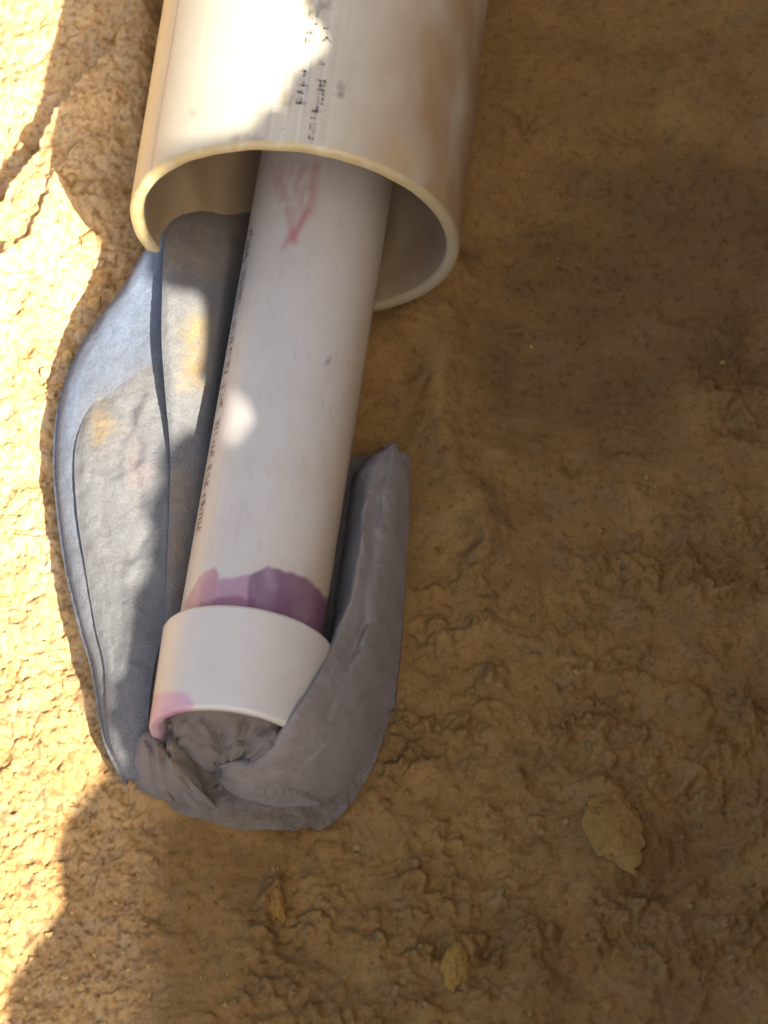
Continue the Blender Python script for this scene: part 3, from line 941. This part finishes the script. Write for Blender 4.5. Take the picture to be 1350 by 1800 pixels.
def build_blocker():
    rnd = random.Random(3)
    pts = []
    for (a0, z0), (a1, z1) in zip(BLOCKER[:-1], BLOCKER[1:]):
        L = math.hypot(a1 - a0, z1 - z0)
        k = max(1, int(L / 0.006))
        for i in range(k):
            t = i / k
            j = 0.0016
            pts.append((a0 + (a1 - a0) * t + rnd.uniform(-j, j), z0 + (z1 - z0) * t + rnd.uniform(-j, j)))
    pts.append(BLOCKER[-1])
    az, zz = BLOCKER[-1]
    pts += [(az + 0.08, zz + 0.10), (az + 0.16, 1.25), (az + 0.50, 1.42), (az + 0.95, 1.2), (az + 1.05, -0.06), (BLOCKER[0][0], -0.06)]
    cu = bpy.data.curves.new('blocker_outline', 'CURVE')
    cu.dimensions = '2D'
    cu.fill_mode = 'BOTH'
    cu.extrude = 0.004
    cu.bevel_depth = 0.001

    def spl(pp):
        s = cu.splines.new('POLY')
        s.points.add(len(pp) - 1)
        for q, (a, b) in zip(s.points, pp):
            q.co = (a, b, 0, 1)
        s.use_cyclic_u = True
    spl(pts)
    tmp = bpy.data.objects.new('blocker_tmp', cu)
    COL.objects.link(tmp)
    dg = bpy.context.evaluated_depsgraph_get()
    me = bpy.data.meshes.new_from_object(tmp.evaluated_get(dg))
    bpy.data.objects.remove(tmp)
    o = bpy.data.objects.new('shade_blocker', me)
    me.materials.clear()
    me.materials.append(M_BLOCKER)
    from mathutils import Matrix
    o.matrix_world = Matrix(((WD[0], 0, HN[0], Q0[0]), (WD[1], 0, HN[1], Q0[1]), (0, 1, 0, 0), (0, 0, 0, 1)))
    COL.objects.link(o)
    tag(o, 'unseen added blocker cut to cast the shade on the pipe and ground', 'rock slab')
    return o


build_blocker()

def build_sky_blocker(loc, sc, ph, label):  # unseen lumps added only to block sky light
    bm = bmesh.new()
    bmesh.ops.create_icosphere(bm, subdivisions=5, radius=1.0)
    co = np.array([v.co for v in bm.verts])
    k = 1 + 0.22 * fbm(co[:, 0] * 1.1 + co[:, 2] * .7 + ph, co[:, 1] * 1.1 - co[:, 2] * .5, 5, 0.55) + 0.05 * fbm(co[:, 0] * 5, co[:, 2] * 7 + co[:, 1], 4, .6, True)
    for v, q, f in zip(bm.verts, co, k):
        v.co = Vector((q[0] * f * sc[0], q[1] * f * sc[1], q[2] * f * sc[2] + 0.4 * sc[2]))
    me = bpy.data.meshes.new('sky_blocker')
    bm.to_mesh(me)
    bm.free()
    me.materials.append(M_BLOCKER)
    o = bpy.data.objects.new('sky_blocker', me)
    o.location = loc
    COL.objects.link(o)
    tag(o, label, 'rock')


build_sky_blocker((1.15, 0.75, 0), (0.65, 0.85, 1.25), 0, 'unseen added sky blocker to the right of the pipe')
build_sky_blocker((0.1, 1.75, 0), (1.1, 0.6, 1.15), 8.3, 'unseen added sky blocker behind the far end of the wide pipe')

# ------------------------------------------------------------------ pebbles and clods
def stone_mesh(seed, sub=2, pale=1.0):
    bm = bmesh.new()
    bmesh.ops.create_icosphere(bm, subdivisions=sub, radius=1.0)
    r = np.random.RandomState(seed)
    off = r.rand(3) * 50
    for v in bm.verts:
        p = np.array(v.co)
        k = 1 + 0.24 * float(perlin(np.array(p[0] * 1.3 + off[0]), np.array(p[1] * 1.3 + p[2] * .9 + off[1]))) \
            + 0.2 * float(perlin(np.array(p[0] * 3 + off[2]), np.array(p[1] * 3 - p[2] * 2 + off[1]))) \
            + 0.11 * float(perlin(np.array(p[0] * 8 + off[2]), np.array(p[1] * 8 - p[2] * 6 + off[0]))) + 0.06 * float(perlin(np.array(p[0] * 17 + p[2] * 9), np.array(p[1] * 17 + off[0])))
        v.co = p * k
    me = bpy.data.meshes.new('stone')
    bm.to_mesh(me)
    bm.free()
    me.polygons.foreach_set('use_smooth', np.ones(len(me.polygons), bool))
    n = len(me.vertices)
    ca = me.color_attributes.new('tint', 'FLOAT_COLOR', 'POINT')
    c = (np.array([0.205, 0.117, 0.0275]) if pale == 1.0 else np.array([0.46, 0.31, 0.125])) * (0.8 + 0.45 * r.rand()) * np.array([1, 0.96 + .1 * r.rand(), 0.9 + .5 * r.rand()])
    ca.data.foreach_set('color', np.tile(np.append(c, 1).astype(np.float32), n))
    me.materials.append(M_SOIL)
    return me


STONES = [stone_mesh(k, 4) for k in range(7)]
PALE = [stone_mesh(k, 3, 2.3) for k in range(5)]


def ground_at(px, py):
    z = 0.0
    for _ in range(4):
        p = at(px, py, z)
        z = float(ground_height(np.array([p[0]]), np.array([p[1]]))[0])
    return at(px, py, z)


def stone(name, px, py, rx, ry, rz, label, cat, group=None, seed=0, sink=0.35, src=None):
    p = ground_at(px, py)
    o = bpy.data.objects.new(name, (src or STONES)[seed % len(src or STONES)])
    k = 2 * HALF / W0
    o.scale = (rx * k, ry * k, rz * k)
    rr = random.Random(seed * 13 + int(px))
    o.rotation_euler = (rr.uniform(-.2, .2), rr.uniform(-.2, .2), rr.uniform(-.5, .5))
    o.location = p + np.array([0, 0, rz * k * (1 - 2 * sink)])
    COL.objects.link(o)
    return tag(o, label, cat, group)


G = 'pebbles in the strip of shadow beside the cloth'
for i, (x, y, r, lb) in enumerate((
        (196, 452, 11, 'uppermost small pebble in the shadow strip, just below the wide pipe rim'),
        (183, 492, 12, 'tan pebble second from the top in the shadow strip beside the cloth'),
        (166, 534, 14, 'rounded tan pebble in the middle of the shadow strip beside the cloth'),
        (142, 592, 16, 'largest rounded pebble in the shadow strip left of the cloth'),
        (118, 628, 11, 'small pebble just below the largest pebble in the shadow strip'),
        (90, 696, 9, 'lowest and smallest pebble in the shadow strip left of the cloth'))):
    stone('pebble', x, y, r, r * 1.15, r * 0.8, lb, 'pebble', G, i, 0.5, PALE)
G = 'pale pebbles on the sunlit ground'
for i, (x, y, r, lb) in enumerate((
        (122, 214, 10, 'small pale pebble at the pointed top of the sunlit patch'),
        (126, 312, 10, 'pale pebble on the right edge of the sunlit patch, left of the pipe'),
        (158, 425, 17, 'largest pale pebble at the sunlit edge below left of the pipe rim'),
        (172, 464, 11, 'pale pebble close under the largest pale pebble'),
        (46, 560, 16, 'pale lump alone in full sunlight far left of the cloth'),
        (80, 655, 10, 'small pale pebble in sunlight close to the widest part of the cloth'))):
    stone('pebble', x, y, r, r * 1.1, r * 0.75, lb, 'pebble', G, i, 0.42, PALE)
stone('dirt_clod', 1080, 1455, 44, 80, 15, 'elongated yellowish dirt clod in the lower right, largest of the clods', 'clod', None, 3, 0.64)
stone('dirt_clod', 800, 1700, 22, 40, 20, 'pale crumbly dirt clod at the bottom edge left of the yellowish one', 'clod', None, 4, 0.4)
stone('dirt_clod', 484, 1588, 17, 36, 18, 'narrow upright orange clod in the shade directly below the cloth', 'clod', None, 2, 0.4)


# loose crumbs of soil: too many to count, one object
def build_crumbs():
    bm = bmesh.new()
    bmesh.ops.create_icosphere(bm, subdivisions=1, radius=1.0)
    bv = np.array([v.co for v in bm.verts])
    bf = np.array([[v.index for v in f.verts] for f in bm.faces])
    bm.free()
    r = np.random.RandomState(21)
    N = 3600
    u = r.rand(N) * 1500 - 80
    v = r.rand(N) * 2000 - 60
    dens = 0.10 + 0.9 * sstep(820, 1250, v + 0.35 * (u - 900)) * sstep(520, 760, u + 0.45 * (v - 1100)) + 0.55 * sstep(330, 120, u) + 0.5 * sstep(1200, 1300, u) * sstep(500, 650, v) + 0.5 * sstep(1480, 1600, v)
    clump = sstep(-0.2, 0.5, fbm(u * 0.008, v * 0.008, 3))
    keep = r.rand(N) < dens * (0.25 + 0.75 * clump)
    cloth = inside(u, v, [(250, 420), (240, 0), (900, 0), (830, 560), (640, 780), (730, 790), (730, 1000), (715, 1200), (665, 1390), (580, 1470), (420, 1470), (225, 1400), (170, 1290), (130, 1150), (100, 1000), (90, 800), (160, 580)])
    keep &= ~cloth
    u, v = u[keep], v[keep]
    n = len(u)
    P = np.array([at(a, b, 0.0) for a, b in zip(u, v)])
    z = ground_height(P[:, 0], P[:, 1])
    size = 0.00035 + 0.0012 * r.rand(n) ** 3.5
    V, Fc, T = [], [], []
    for k in range(n):
        q = bv * (1 + 0.9 * (r.rand(len(bv), 1) - 0.5))
        a = r.rand() * 6.283
        R = np.array([[math.cos(a), -math.sin(a), 0], [math.sin(a), math.cos(a), 0], [0, 0, 1]])
        q = (q * np.array([1.0, 0.7 + 0.4 * r.rand(), 0.6 + 0.3 * r.rand()])) @ R.T * size[k]
        V.append(q + np.array([P[k, 0], P[k, 1], z[k] - size[k] * 0.05]))
        Fc.append(bf + k * len(bv))
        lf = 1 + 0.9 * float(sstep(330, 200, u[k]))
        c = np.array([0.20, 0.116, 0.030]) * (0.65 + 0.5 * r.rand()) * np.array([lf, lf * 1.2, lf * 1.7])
        T.append(np.tile(np.append(c, 1), (len(bv), 1)))
    o = mesh_obj('soil_crumbs', np.concatenate(V), np.concatenate(Fc), M_SOIL, None, False, {'tint': np.concatenate(T)})
    tag(o, 'loose brown soil crumbs strewn over the rough lower right ground', 'soil', None, 'stuff')


build_crumbs()
